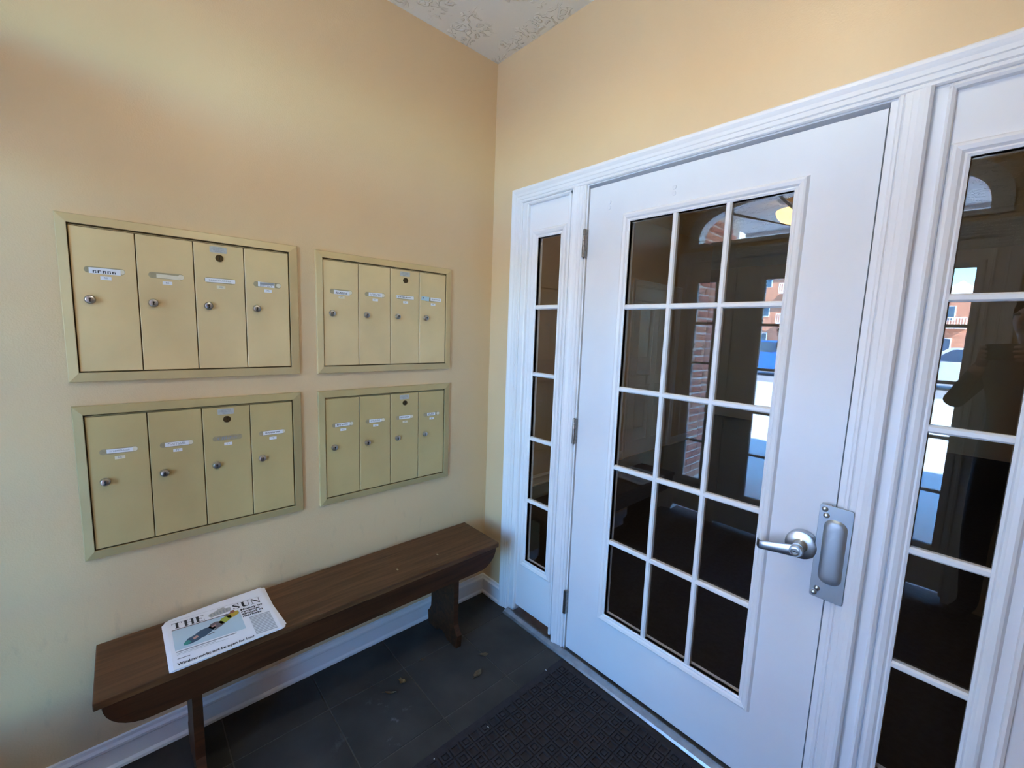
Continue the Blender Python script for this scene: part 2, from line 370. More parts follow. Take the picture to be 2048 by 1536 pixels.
# ------------------------------------------------------------ glazed unit: door, two sidelights, casing
CAS = [(0, -.02), (0, .006), (.06, .010), (.15, .0105), (.19, .0075), (.24, .0115), (.42, .0125), (.46, .0145), (.62, .0155), (.70, .018), (.80, .0205), (.92, .0205), (1.0, .015), (1.0, -.001)]
def lite(parent, a0, a1, b0, b1, cols, rows, M, oa0, oa1, ob0, ob1, gm, face=-.006, thick=.044):
    """moulded frame, muntins and panes of a lite; (a0..b1) opening, (oa0..ob1) outer edge of the moulding"""
    ia = a0-oa0; ib = b0-ob0
    q = MB()
    pr = [(0, face-.016), (0, -.002), (.006, .0005), (.010, -.001), (.016, .004), (.026, .0065), (.032, .0045), (.038, face)]
    k = ia/.038
    q.ring(a0, a1, b0, b1, [(o*k, h) for o, h in pr], M)
    fr = q.build('lite_frame', white, parent)
    mw = .0095
    for i in range(1, cols):
        a = a0+(a1-a0)*i/cols; q = MB()
        q.strip([(a-mw, -.020), (a-mw, -.006), (a-.005, -.0005), (a+.005, -.0005), (a+mw, -.006), (a+mw, -.020)], M, b0, b1)
        q.build('muntin', white, parent)
    MT = lambda a, b, d: M(b, a, d)
    for j in range(1, rows):
        b = b0+(b1-b0)*j/rows; q = MB()
        q.strip([(b-mw, -.020), (b-mw, -.006), (b-.005, -.0008), (b+.005, -.0008), (b+mw, -.006), (b+mw, -.020)], MT, a0, a1)
        q.build('muntin', white, parent)
    base = None; pa = (a1-a0)/cols; pb = (b1-b0)/rows
    for i in range(cols):
        for j in range(rows):
            q = MB(); A0 = a0+pa*i+.002; B0 = b0+pb*j+.002
            vs = [M(a, b, d) for a in (A0, A0+pa-.004) for b in (B0, B0+pb-.004) for d in (-.012, -.017)]
            q.add(vs, [(0, 1, 3, 2), (4, 6, 7, 5), (0, 4, 5, 1), (2, 3, 7, 6), (0, 2, 6, 4), (1, 5, 7, 3)])
            q.build('pane', gm, parent)
def slab(name, parent, A0, A1, B0, B1, a0, a1, b0, b1, M, mt, face=-.006, back=-.034):
    q = MB()
    for (x0, x1, z0, z1) in ((A0, a0, B0, B1), (a1, A1, B0, B1), (a0, a1, B0, b0), (a0, a1, b1, B1)):
        vs = [M(a, b, d) for a in (x0, x1) for b in (z0, z1) for d in (face, back)]
        q.add(vs, [(0, 1, 3, 2), (4, 6, 7, 5), (0, 4, 5, 1), (2, 3, 7, 6), (0, 2, 6, 4), (1, 5, 7, 3)])
    return q.build(name, mt, parent)
def mullion(q, M, c0, sgn, z1):
    """vertical mullion: jamb next the door, casing strip, quarter-round stop next the sidelight"""
    w = .063
    pr = [(c0+sgn*(0 if t == 0 else t)*w, h) for t, h in CAS]
    q.strip(pr, M, .016, z1)
def unit(M, dx, door_name, gm, windows, label_door, label_w, trim_name):
    s = lambda x: x+dx
    # jambs and threshold posts
    q = MB()
    J = lambda a0, a1, b0, b1, d0, d1: q.add([M(a, b, d) for a in (a0, a1) for b in (b0, b1) for d in (d0, d1)], [(0, 1, 3, 2), (4, 6, 7, 5), (0, 4, 5, 1), (2, 3, 7, 6), (0, 2, 6, 4), (1, 5, 7, 3)])
    J(s(.195), s(.252), .0, 2.075, -.10, .000); J(s(1.900), s(1.957), .0, 2.075, -.10, .000)
    J(s(.520), s(.606), .0, 2.075, -.10, -.001); J(s(1.5375), s(1.640), .0, 2.075, -.10, -.001)
    J(s(.252), s(1.900), 2.058, 2.075, -.10, .000)
    # door stops behind the door
    J(s(.606), s(.618), .0, 2.058, -.09, -.036); J(s(1.526), s(1.5375), .0, 2.058, -.09, -.036); J(s(.606), s(1.5375), 2.046, 2.058, -.09, -.036)
    # quarter-round stops beside the sidelights
    for a, g in ((.252, 1), (.520, -1), (1.640, 1), (1.900, -1)):
        q.strip([(s(a), -.02), (s(a), .006), (s(a+g*.006), .010), (s(a+g*.012), .006), (s(a+g*.014), -.004), (s(a+g*.014), -.02)], M, .03, 2.058)
    MT = lambda a, b, d: M(b, a, d)
    for x0, x1 in ((.252, .520), (1.640, 1.900)):
        q.strip([(2.058, -.02), (2.058, .006), (2.052, .010), (2.046, .006), (2.044, -.004), (2.044, -.02)], MT, s(x0), s(x1))
    tag(q.build(trim_name[0], white), 'white jambs and stops around door and sidelights', kind='structure')
    q = MB()
    q.ring(s(.222), s(1.932), 0, 2.062, [(t*.066, h) for t, h in CAS], M, closed=False, dn=.0)
    tag(q.build(trim_name[1], white), 'white moulded casing around the whole glazed unit', kind='structure')
    q = MB(); mullion(q, M, s(.599), -1, 2.062); mullion(q, M, s(1.552), 1, 2.062)
    tag(q.build(trim_name[2], white), 'white moulded mullion casings on both sides of the door', kind='structure')
    # sidelights
    for k, (A0, A1, a0, a1, o0, o1) in enumerate(((.252, .520, .325, .464, .286, .500), (1.640, 1.900, 1.692, 1.831, 1.655, 1.868))):
        w = empty(windows[k], M(s((A0+A1)/2), 0.0, 0), label_w[k], kind='structure'); w.location = (0, 0, 0)
        slab('sidelight_frame', w, s(A0), s(A1), .05, 2.058, s(a0), s(a1), .318, 1.891, M, white)
        lite(w, s(a0), s(a1), .318, 1.891, 1, 5, M, s(o0), s(o1), .279, 1.927, gm)
    d = empty(door_name, (0, 0, 0), label_door, kind='structure')
    slab('door_slab', d, s(.611), s(1.5335), .020, 2.0465, s(.809), s(1.346), .291, 1.889, M, doorM)
    lite(d, s(.809), s(1.346), .291, 1.889, 3, 5, M, s(.774), s(1.380), .254, 1.926, gm)
    return d
door = unit(Mb, 0.0, 'door_1', glass, ('window_1', 'window_2'), 'white glazed inner door with fifteen panes',
            ('narrow five-pane sidelight between corner and door', 'narrow five-pane sidelight right of the door'), ('trim_1', 'trim_2', 'trim_3'))
# hinges
for zc in (1.830, 1.041, .245):
    q = MB()
    for i in range(5):
        z0 = zc-.055+.022*i
        q.lathe([(.0078, z0+.0006), (.0078, z0+.0214)], lambda a, b, h: (a, b, h), .6045, -.0105, 12)
    q.lathe([(.003, zc-.058), (.0045, zc-.0565), (.003, zc-.055)], lambda a, b, h: (a, b, h), .6045, -.0105, 10)
    q.lathe([(.003, zc+.055), (.0045, zc+.0565), (.003, zc+.058)], lambda a, b, h: (a, b, h), .6045, -.0105, 10)
    q.box(.6035, .6125, -.0105, .003, zc-.055, zc+.055)
    q.build('hinge', hingeM, door, smooth=True)
for a in (.708, .976):
    for z in (1.976, 1.956):
        q = MB(); q.lathe([(.0075, -.0062), (.0072, -.0042), (.0045, -.0034)], Mb, a, z, 14); q.build('screw_plug', doorM, door, smooth=True)
# lever handle
RX, RZ = 1.468, .876
lev = MB(); lev.lathe([(.0410, -.006), (.0415, .012), (.0395, .0185), (.036, .0200), (.019, .0215), (.0165, .024), (.0150, .050), (.0165, .052)], Mb, RX, RZ, 36)
han = lev.build('lever_handle', steel, door, smooth=True)
q = MB(); n = 16; L0 = (RX, RZ-.004)
secs = []
for i in range(n+1):
    t = i/n; x = RX+.004-.112*t; z = RZ-.003-.022*t
    hh = .0180*(1-t)+.0118*t; y = -.058+ (0.026*max(0, (t-.86)/.14)**1.5)
    th = .0065*(1-t)+.0045*t
    secs.append((x, y, z, hh, th))
vs = []; fs = []; K = 12
for x, y, z, hh, th in secs:
    for k in range(K):
        a = 2*math.pi*k/K; c_, s_ = math.cos(a), math.sin(a)
        vs.append((x, y+th*math.copysign(abs(s_)**.6, s_), z+hh*math.copysign(abs(c_)**.5, c_)))
for i in range(n):
    for k in range(K): fs.append((i*K+k, i*K+(k+1) % K, (i+1)*K+(k+1) % K, (i+1)*K+k))
fs += [tuple(range(K)), tuple(range(n*K, n*K+K))]
q.add(vs, fs); q.lathe([(.017, .048), (.0175, .060), (.0165, .0645), (.0155, .0655)], Mb, RX, RZ-.003, 28)
q.build('lever', steel, han, smooth=True)
q = MB(); q.lathe([(.0125, .064), (.0125, .0668), (.0095, .0672), (.0085, .0664)], Mb, RX-.001, RZ-.004, 24, 0)
q.box(RX-.0075, RX+.0055, -.0675, -.0660, RZ-.0053, RZ-.0030, 1)
q.build('lock_cylinder', [chrome, keyM], han, smooth=True)
# latch guard
q = MB(); q.prism(rrect(1.502, 1.579, .742, 1.014, .006, 3), Mb, .0150, .0180, inset=.0006)
q.box(1.503, 1.526, -.0150, .006, .745, 1.011)
gd = q.build('latch_guard', guardM, door)
q = MB()
P0 = rrect(1.5165, 1.5705, .790, .977, .022, 6)
ca, cb = 1.5435, .8835; rings = [(1.0, .0180), (.93, .0195), (.84, .0225), (.70, .0245), (.30, .0255)]
vs = []; nn = len(P0)
for sc, d in rings:
    k = .027*(1-sc)
    for a, b in P0:
        aa = ca+(a-ca)*sc; bb = cb+math.copysign(max(abs(b-cb)-k, 0), b-cb); vs.append(Mb(aa, bb, d))
fs = [(k*nn+i, k*nn+(i+1) % nn, (k+1)*nn+(i+1) % nn, (k+1)*nn+i) for k in range(len(rings)-1) for i in range(nn)]+[tuple(range((len(rings)-1)*nn, len(rings)*nn))]
q.add(vs, fs); q.build('guard_boss', guardM, gd, smooth=True)
for a, z in ((1.5145, 1.002), (1.5195, .985), (1.5190, .769), (1.5125, .754)):
    q = MB(); q.lathe([(.0076, .0180), (.0073, .0202), (.0058, .0228), (.003, .0240), (.0005, .0243)], Mb, a, z, 18); q.build('bolt', steel, gd, smooth=True)
# threshold
q = MB(); prof = [(-.046, 0), (-.046, .004), (-.040, .012), (-.020, .016), (-.010, .016), (-.006, .008), (.05, .008), (.05, 0)]
n = len(prof); q.add([(.225, y, z) for y, z in prof]+[(1.93, y, z) for y, z in prof], [(i, (i+1) % n, n+(i+1) % n, n+i) for i in range(n)]+[tuple(range(n)), tuple(range(n, 2*n))])
tag(q.build('trim_4', alu), 'worn aluminium threshold strip under door and sidelights', kind='structure')

# ------------------------------------------------------------ mailbox banks
def glyphs(q, y0, y1, z0, z1, n, M, d, mi, rnd, w=.72):
    st = (y1-y0)/n
    for i in range(n):
        a = y0+st*i; k = rnd.random(); e = st*w
        q.prism([(a, z0), (a+e*.35, z0), (a+e*.35, z1), (a, z1)], M, d, d+.0002, mi)
        if k > .25: q.prism([(a, z1-(z1-z0)*.25), (a+e, z1-(z1-z0)*.25), (a+e, z1), (a, z1)], M, d, d+.0002, mi)
        if k < .7: q.prism([(a+e*.7, z0), (a+e, z0), (a+e, z0+(z1-z0)*.6), (a+e*.7, z0+(z1-z0)*.6)], M, d, d+.0002, mi)
# label spec per door: (left offset from slot centre, width, height, paper, letters, letter height share, ink, vertical offset)
SPEC = {
 'A': [(.000, .068, .0165, 'p', 5, .45, 'k', -.002), (.004, .058, .012, 'c', 0, 0, '', -.002), (.000, .084, .013, 'p', 12, .35, 'g', 0), (-.004, .052, .016, 'k', 9, .3, 'g', 0)],
 'B': [(.002, .062, .016, 'p', 6, .5, 'k', -.003), (.002, .060, .016, 'p', 8, .5, 'g', 0), (-.001, .084, .013, 'p', 9, .35, 'k', 0), (.016, .058, .015, 'b', 9, .4, 'g', .001)],
 'C': [(.002, .060, .012, 'p', 12, .4, 'g', 0), (.000, .062, .014, 'p', 9, .55, 'g', 0), (.000, .078, .013, 't', 5, .7, 'g', 0), (.002, .066, .014, 'p', 7, .35, 'k', 0)],
 'D': [(-.002, .060, .014, 'p', 7, .4, 'k', 0), (.000, .056, .014, 'p', 9, .5, 'g', 0), (.000, .056, .015, 'p', 10, .4, 'k', 0), (-.002, .044, .013, 'p', 6, .45, 'k', 0)],
}
def bank(key, y0, z0, mt, label):
    rnd = random.Random(ord(key))
    root = empty('mailbox_bank', (0, y0+.3105, z0), label, 'mailboxes', 'built-in mailbox banks on the tan wall')
    O = Vector(root.location)
    def M(a, b, d): return (d, a-O.y, b-O.z)
    y1, z1 = y0+.621, z0+.476
    q = MB(); iy0, iy1, iz0, iz1 = y0+.0245, y1-.0325, z0+.030, z1-.028
    # frame: sloping outer flange, narrow inner rim, dark reveal
    def ring4(prof, mi):
        n = len(prof); vs = []
        for t, h in prof:
            A = iy0+(y0-iy0)*t; B = iy1+(y1-iy1)*t; Z0 = iz0+(z0-iz0)*t; Z1 = iz1+(z1-iz1)*t
            vs += [M(A, Z0, h), M(A, Z1, h), M(B, Z1, h), M(B, Z0, h)]
        q.add(vs, [(4*k+i, 4*k+(i+1) % 4, 4*k+4+(i+1) % 4, 4*k+4+i) for k in range(n-1) for i in range(4)], mi)
    ring4([(1.0, 0), (1.0, .008), (.92, .0115), (.12, .0165), (.06, .0165), (.06, .011)], 0)
    ring4([(.06, .011), (.06, .004), (0, .004)], 1)
    q.prism([(iy0, iz0), (iy1, iz0), (iy1, iz1), (iy0, iz1)], M, .001, .004, 1)
    q.prism([(iy0+.002, iz1-.0042), (iy1-.002, iz1-.0042), (iy1-.002, iz1-.0022), (iy0+.002, iz1-.0022)], M, .004, .0095, 0)
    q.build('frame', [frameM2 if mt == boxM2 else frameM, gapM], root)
    dw = (iy1-iy0)/4
    for k in range(4):
        a0, a1 = iy0+dw*k+.0014, iy0+dw*(k+1)-.0014; b0, b1 = iz0+.002, iz1-.006
        ac = (a0+a1)/2
        q = MB(); q.prism([(a0, b0), (a1, b0), (a1, b1), (a0, b1)], M, .004, .0125, inset=.0012)
        dr = q.build('door', mt, root)
        sz = z1-.151 if key in 'AB' else z1-.144
        # name slot: thin raised rim with a strip behind
        q = MB(); q.prism(rrect(ac-.044, ac+.044, sz-.009, sz+.009, .0085, 4), M, .0124, .0128); q.build('name_slot', tapeM, dr)
        off, w, h, pk, n, hh, ik, vo = SPEC[key][k]
        if pk != 't':
            q = MB(); q.prism(rrect(ac+.028, ac+.043, sz-.007, sz+.007, .006, 4), M, .0128, .0130); q.build('slot_card', cream, dr)
        q = MB(); pm = {'p': paper, 'c': cream, 'k': paper, 'b': paper, 't': tapeM}[pk]
        tl = rnd.uniform(-.0012, .0012)
        q.prism([(ac+off-w/2, sz-h/2+vo-tl), (ac+off+w/2, sz-h/2+vo+tl), (ac+off+w/2, sz+h/2+vo+tl), (ac+off-w/2, sz+h/2+vo-tl)], M, .0130, .0135, 0)
        if pk == 'k': q.prism([(ac+off-w/2+.006, sz-.001), (ac+off+w/2-.002, sz-.001), (ac+off+w/2-.002, sz+h/2-.001), (ac+off-w/2+.006, sz+h/2-.001)], M, .0135, .0137, 1)
        if n:
            bz = sz+vo-h*hh/2 if pk != 'k' else sz-h/2+.0015
            if key == 'A' and k == 0: bz = sz-h/2
            if key == 'B' and k == 0: bz = sz-h/2-.001
            glyphs(q, ac+off-w*.38, ac+off+w*.38, bz, bz+h*hh, n, M, .0136, 1, rnd)
        if key == 'B' and k == 3: q.prism([(ac-.062, sz-.006), (ac-.022, sz-.008), (ac-.020, sz+.011), (ac-.060, sz+.012)], M, .0132, .0136, 2)
        if key == 'B' and k == 3: q.lathe([(.0035, .0136), (.003, .0138)], M, ac-.049, sz+.005, 10, 3)
        q.build('name_label', [pm, ink if ik == 'k' else inkgrey, bluesticker, mat_navy], dr)
        # number tab
        q = MB(); tz = sz-.0215; q.prism([(ac-.011, tz-.005), (ac+.013, tz-.005), (ac+.013, tz+.005), (ac-.011, tz+.005)], M, .0125, .0133, 0)
        glyphs(q, ac-.003, ac+.006, tz-.002, tz+.003, 2, M, .0134, 1, rnd)
        q.build('number_tab', [cream if rnd.random() < .5 else paper, inkgrey], dr)
        # cam lock: round barrel proud of the door, dark key slot
        lz = z1-.236 if key in 'AB' else z1-.236; la = a0+.033
        q = MB(); q.lathe([(.0125, .0125), (.0125, .0150), (.0105, .0185), (.0100, .0225), (.0085, .0235)], M, la, lz, 24, 0)
        q.prism([(la-.0012, lz-.0065), (la+.0012, lz-.0065), (la+.0012, lz+.003), (la-.0012, lz+.003)], M, .0233, .0239, 1)
        q.lathe([(.0028, .0233), (.0028, .0238)], M, la, lz+.002, 10, 1)
        q.build('cam_lock', [chrome, keyM], dr, smooth=True)
        if k == 2:
            q = MB(); q.lathe([(.0115, .0125), (.0115, .0150), (.009, .0152), (.0085, .0140)], M, ac, z1-.0775, 24, 0)
            q.prism([(ac-.001, z1-.083), (ac+.001, z1-.083), (ac+.001, z1-.072), (ac-.001, z1-.072)], M, .0140, .0150, 1)
            q.build('master_lock', [bronze, keyM], dr, smooth=True)
            q = MB(); q.prism(rrect(ac-.026, ac+.022, z1-.0605, z1-.0405, .003, 2), M, .0125, .0131, 0)
            for t in range(3): glyphs(q, ac-.016+.004*(t == 0), ac+.014-.004*(t == 0), z1-.0580+.0055*t, z1-.0552+.0055*t, 9, M, .0132, 1, rnd)
            q.build('notice_sticker', [greysticker, inkgrey], dr)
    return root
mat_navy = mat('navy_ink', (.05, .08, .2), .7)
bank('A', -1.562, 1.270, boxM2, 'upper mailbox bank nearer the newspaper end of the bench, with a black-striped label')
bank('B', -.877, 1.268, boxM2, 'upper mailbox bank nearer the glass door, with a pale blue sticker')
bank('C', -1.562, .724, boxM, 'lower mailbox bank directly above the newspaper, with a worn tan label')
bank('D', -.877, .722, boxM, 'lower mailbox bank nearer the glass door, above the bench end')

# ------------------------------------------------------------ bench
BY = -.854
bench = empty('wooden_bench', (.16, BY, 0), 'long dark-stained wooden bench with rounded front board against the wall', 'bench')
Bm = lambda a, b, d: (d-.16, a-BY, b)
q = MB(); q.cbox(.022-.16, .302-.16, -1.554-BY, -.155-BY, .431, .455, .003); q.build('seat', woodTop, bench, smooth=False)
def apron_poly():
    P = [(-1.538, .431)]
    for i in range(1, 9):
        t = i/8*math.pi/2; P.append((-1.538+.10*(1-math.cos(t)), .431-.088*math.sin(t)))
    for i in range(1, 9):
        t = math.pi/2*(1-i/8); P.append((-.168-.10*(1-math.cos(t)), .431-.088*math.sin(t)))
    return P
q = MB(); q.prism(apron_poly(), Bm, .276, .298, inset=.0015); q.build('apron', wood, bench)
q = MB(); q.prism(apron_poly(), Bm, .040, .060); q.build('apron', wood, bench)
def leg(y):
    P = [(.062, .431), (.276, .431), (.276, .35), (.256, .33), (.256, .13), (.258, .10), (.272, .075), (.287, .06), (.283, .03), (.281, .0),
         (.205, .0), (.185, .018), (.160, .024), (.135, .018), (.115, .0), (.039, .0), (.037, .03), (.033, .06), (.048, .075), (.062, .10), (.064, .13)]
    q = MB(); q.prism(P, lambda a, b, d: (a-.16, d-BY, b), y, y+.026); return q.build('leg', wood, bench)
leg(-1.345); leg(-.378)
# pegs on the seat top
for y in (-.64, -.445):
    q = MB(); q.lathe([(.004, .4545), (.0035, .4558)], lambda a, b, h: (a-.16, b-BY, h), .215, y, 8, ea=1.8); q.build('wood_plug', tapeM, bench)

# ------------------------------------------------------------ newspaper
NZ = .4555
news = empty('folded_newspaper', (.16, -1.24, NZ), 'folded white newspaper with a colour sports photo lying on the bench', 'newspaper')
def N(s_, t, d): return (t-.16, s_-1.395+1.24, d)     # s along the headline, t down the page
def sheet(pts, z0, z1, name, mt, bow=.0):
    q = MB(); n = len(pts)
    q.add([N(s_, t, z0) for s_, t in pts]+[N(s_, t, z1) for s_, t in pts], [tuple(range(n)), tuple(range(n, 2*n))]+[(i, (i+1) % n, n+(i+1) % n, n+i) for i in range(n)])
    return q.build(name, mt, news)
sheet([(-.003, .050), (.000, .302), (.010, .305), (.294, .302), (.311, .285), (.302, .150), (.304, .020), (.280, .012), (.010, .034)], .0003, .0024, 'back_section', paper)
sheet([(.004, .040), (.005, .304), (.296, .306), (.305, .300), (.299, .060), (.292, .014), (.150, .018), (.020, .030)], .0026, .0046, 'middle_section', paper)
T = .0070
top = sheet([(.008, .040), (.010, .306), (.150, .308), (.295, .304), (.290, .020), (.160, .022), (.020, .034)], .0048, T, 'front_section', paper)
def flat(q, pts, mi, d=T+.0002): q.add([N(s_, t, d) for s_, t in pts], [tuple(range(len(pts)))], mi)
q = MB()
def R(s0, s1, t0, t1, mi, d=T+.0003, sk=0.10):   # page rectangle; the print runs slightly downhill towards the right
    flat(q, [(s0, t0+sk*s0), (s1, t0+sk*s1), (s1, t1+sk*s1), (s0, t1+sk*s0)], mi, d)
# masthead letters, thick and thin strokes
def letter(ch, s0, w, t0, h):
    Z = lambda a0, a1, b0, b1: R(s0+a0*w, s0+a1*w, t0+b0*h, t0+b1*h, 0)
    def quad(pts): flat(q, [(s0+a*w, t0+b*h+.10*(s0+a*w)) for a, b in pts], 0, T+.0003)
    if ch == 'T': Z(0, 1, 0, .07); Z(.37, .63, 0, 1); Z(0, .05, .07, .28); Z(.95, 1, .07, .28); Z(.25, .75, .94, 1)
    if ch == 'H': Z(.12, .36, 0, 1); Z(.72, .92, 0, 1); Z(.3, .75, .46, .52); Z(0, .46, 0, .05); Z(0, .46, .95, 1); Z(.6, 1, 0, .05); Z(.6, 1, .95, 1)
    if ch == 'E': Z(.12, .42, 0, 1); Z(0, .95, 0, .06); Z(0, 1, .94, 1); Z(.4, .7, .46, .52); Z(.92, .97, .06, .26); Z(.95, 1, .72, .94); Z(.66, .70, .36, .62)
    if ch == 'U': Z(.12, .38, 0, .78); Z(0, .5, 0, .05); Z(.62, 1, 0, .05); Z(.80, .86, 0, .8); quad([(.12, .75), (.38, .75), (.50, .92), (.66, .94), (.80, .78), (.86, .78), (.72, 1), (.38, 1), (.2, .95)])
    if ch == 'N': Z(.12, .17, 0, 1); Z(0, .3, .95, 1); Z(.84, .89, 0, 1); Z(.72, 1, 0, .05); quad([(0, 0), (.26, 0), (.89, .85), (.89, 1), (.80, 1)])
    if ch == 'S':
        quad([(.05, .25), (.15, .06), (.45, 0), (.80, .05), (.86, .0), (.90, .3), (.84, .3), (.7, .08), (.45, .05), (.28, .12), (.26, .24)])
        quad([(.05, .25), (.26, .22), (.85, .6), (.95, .78), (.72, .8), (.1, .45)])
        quad([(.95, .75), (.86, .94), (.5, 1), (.18, .94), (.1, 1), (.06, .68), (.12, .68), (.28, .9), (.5, .95), (.68, .9), (.74, .77)])
for ch, s0, w in (('T', .022, .026), ('H', .051, .030), ('E', .083, .024)): letter(ch, s0, w, .062, .034)
for ch, s0, w in (('S', .189, .022), ('U', .213, .028), ('N', .243, .030)): letter(ch, s0, w, .052, .034)
R(.020, .282, .046, .0468, 2); R(.020, .200, .104, .1046, 2)
# engraved vignette between the words
flat(q, [(.118, .092), (.122, .082), (.140, .076), (.150, .068), (.165, .066), (.170, .078), (.183, .080), (.184, .096), (.178, .104), (.125, .106)], 1)
for i in range(6): R(.124+.009*i, .129+.009*i, .070-.001*i, .086, 2, T+.0004)
R(.020, .201, .100, .1035, 3)
# colour photograph: pale ice, dark leaning skaters, yellow-green suit at the right
R(.020, .203, .1045, .2160, 4)
def blob(pts, mi, d=T+.0005): flat(q, [(s_, t+.06*s_) for s_, t in pts], mi, d)
blob([(.045, .190), (.055, .174), (.072, .166), (.088, .152), (.104, .148), (.122, .146), (.130, .162), (.116, .176), (.098, .192), (.088, .194), (.080, .200), (.060, .206), (.047, .203)], 5)
blob([(.042, .192), (.056, .182), (.062, .196), (.052, .206), (.043, .204)], 6, T+.0006)
blob([(.066, .180), (.078, .172), (.082, .182), (.070, .190)], 7, T+.0006)
blob([(.110, .152), (.118, .136), (.132, .130), (.150, .138), (.156, .156), (.140, .168), (.120, .168)], 8)
blob([(.118, .150), (.130, .146), (.132, .152), (.120, .157)], 7, T+.0006)
blob([(.140, .140), (.150, .124), (.166, .116), (.176, .118), (.178, .136), (.160, .152), (.146, .156)], 9)
blob([(.164, .118), (.184, .106), (.200, .104), (.201, .124), (.182, .136), (.168, .134)], 10)
blob([(.158, .112), (.166, .104), (.172, .110), (.168, .120)], 8, T+.0006)
blob([(.176, .106), (.180, .094), (.190, .094), (.192, .106), (.184, .112)], 11, T+.0006)
blob([(.104, .188), (.122, .184), (.124, .188), (.106, .192)], 8); blob([(.120, .172), (.134, .168), (.136, .172), (.122, .177)], 8)
R(.022, .175, .222, .227, 2); R(.022, .120, .232, .2345, 12); R(.022, .150, .239, .2405, 12); R(.022, .052, .258, .2605, 0)
# body text column at the right edge
for i in range(13): R(.222, .282, .160+.0085*i, .1660+.0085*i, 12)
prt = q.build('front_page_print', [ink, mat('vignette_grey', (.42, .42, .40), .8), inkgrey, mat('deep_brown_ink', (.10, .06, .05), .8), mat('pale_ice_blue', (.47, .60, .68), .8),
     mat('dark_teal_ink', (.05, .09, .14), .8), mat('green_ink', (.05, .28, .24), .8), mat('flesh_ink', (.50, .28, .24), .8), mat('grey_brown_ink', (.16, .13, .14), .8),
     mat('lime_ink', (.36, .40, .06), .8), mat('amber_ink', (.55, .38, .05), .8), mat('rust_ink', (.30, .10, .06), .8), inkpale], top)
def text(body, s0, t0, size, wscale=1.0, slope=.10, off=.0012):
    cu = bpy.data.curves.new('headline', 'FONT'); cu.body = body; cu.size = size; cu.offset = off*size; cu.materials.append(ink)
    cu.resolution_u = 2
    t_ = bpy.data.objects.new('headline_outline', cu); C.objects.link(t_)
    me = bpy.data.meshes.new_from_object(t_.evaluated_get(bpy.context.evaluated_depsgraph_get())); bpy.data.objects.remove(t_)
    o = bpy.data.objects.new('headline', me); C.objects.link(o); o.parent = top
    o.matrix_local = Matrix.Translation(Vector(N(s0, t0+slope*s0, T+.0007))) @ Matrix.Rotation(math.pi/2-math.atan(slope), 4, 'Z') @ Matrix.Diagonal((wscale, 1, 1, 1))
    return o
for i, tx in enumerate(('Money to', 'revenue', 'almost in', 'markets')): text(tx, .206, .107+.0142*i, .0172, .98, off=.03)
text('Window might not be open for long', .020, .292, .0165, .80, slope=.03, off=.03)

# ------------------------------------------------------------ doormat
MX0, MX1, MY0, MY1 = .634, 2.42, YE+.05, -.050
q = MB()
q.prism([(MX0, MY0), (MX1, MY0), (MX1, MY1), (MX0, MY1)], lambda a, b, d: (a-1.32, b+1.0, d), .0005, .0055, inset=.004)
dm = empty('door_mat', (1.32, -1.0, 0), 'large black rubber doormat with embossed squares at the inner door', 'mat')
q.build('base', matM, dm)
q = MB(); p = .043; nx = int((MX1-MX0-.07)/p); ny = int((MY1-MY0-.07)/p)
for i in range(nx):
    for j in range(ny):
        cx = MX0+.05+p*i-1.32; cy = MY1-.05-p*j+1.0
        def ringsq(w, t, z):
            o_, i_ = w, w-t
            V = [(cx-o_, cy-o_), (cx+o_, cy-o_), (cx+o_, cy+o_), (cx-o_, cy+o_)]; U = [(cx-i_, cy-i_), (cx+i_, cy-i_), (cx+i_, cy+i_), (cx-i_, cy+i_)]
            vs = [(a, b, .0054) for a, b in V]+[(a, b, z) for a, b in V]+[(a, b, z) for a, b in U]+[(a, b, .0054) for a, b in U]
            q.add(vs, [(k*4+n_, k*4+(n_+1) % 4, k*4+4+(n_+1) % 4, k*4+4+n_) for k in range(3) for n_ in range(4)])
        ringsq(.0185, .0062, .0105)
        if (i+j) % 2 == 0: ringsq(.0080, .0080, .0100)
tag(q.build('embossed_squares', matM, dm), kind='stuff')

# ------------------------------------------------------------ leaves and scraps on the floor
def leaf(x, y, ln, wd, rz, mt, curl, label, seed):
    rn = random.Random(seed); q = MB(); n = 10; vs = []; fs = []
    for i in range(n+1):
        t = i/n; w = wd*math.sin(math.pi*min(1, t*.96+.04))**.7*(1+rn.uniform(-.2, .2))/2+.0004; a = (t-.5)*ln
        lift = curl*(2*(t-.5))**2
        vs += [(a, -w, lift+curl*.8+.0012), (a, 0, lift+.0008), (a, w, lift+curl*.5+.0012)]
        if i:
            b = 3*i; fs += [(b-3, b, b+1, b-2), (b-2, b+1, b+2, b-1)]
    nv = len(vs); vs += [(a, b, c-.0006) for a, b, c in vs]; fs += [tuple(k+nv for k in reversed(g)) for g in fs]
    q.add(vs, fs)
    q.tube([(-ln/2, 0, curl+.0006), (-ln/2-.012, .003, curl*.5+.0006)], .0006, 5)
    o = q.build('dry_leaf', mt, smooth=False, loc=(x, y, .0009)); o.rotation_euler = (0, 0, rz)
    tag(o, label, 'leaf', 'dry leaves on the tile floor')
leaf(.462, -.392, .050, .026, 1.9, leafM, .004, 'flat pale brown leaf lying between mat and bench leg', 1)
leaf(.300, -.660, .030, .024, .4, leafM2, .010, 'small curled yellow-brown leaf in front of the bench', 2)
leaf(.318, -.722, .045, .014, .9, leafM, .006, 'thin twisted leaf beside the curled yellow one', 3)
leaf(.394, -.304, .042, .020, .9, leafM, .003, 'flat dull brown leaf closest to the corner baseboard', 4)
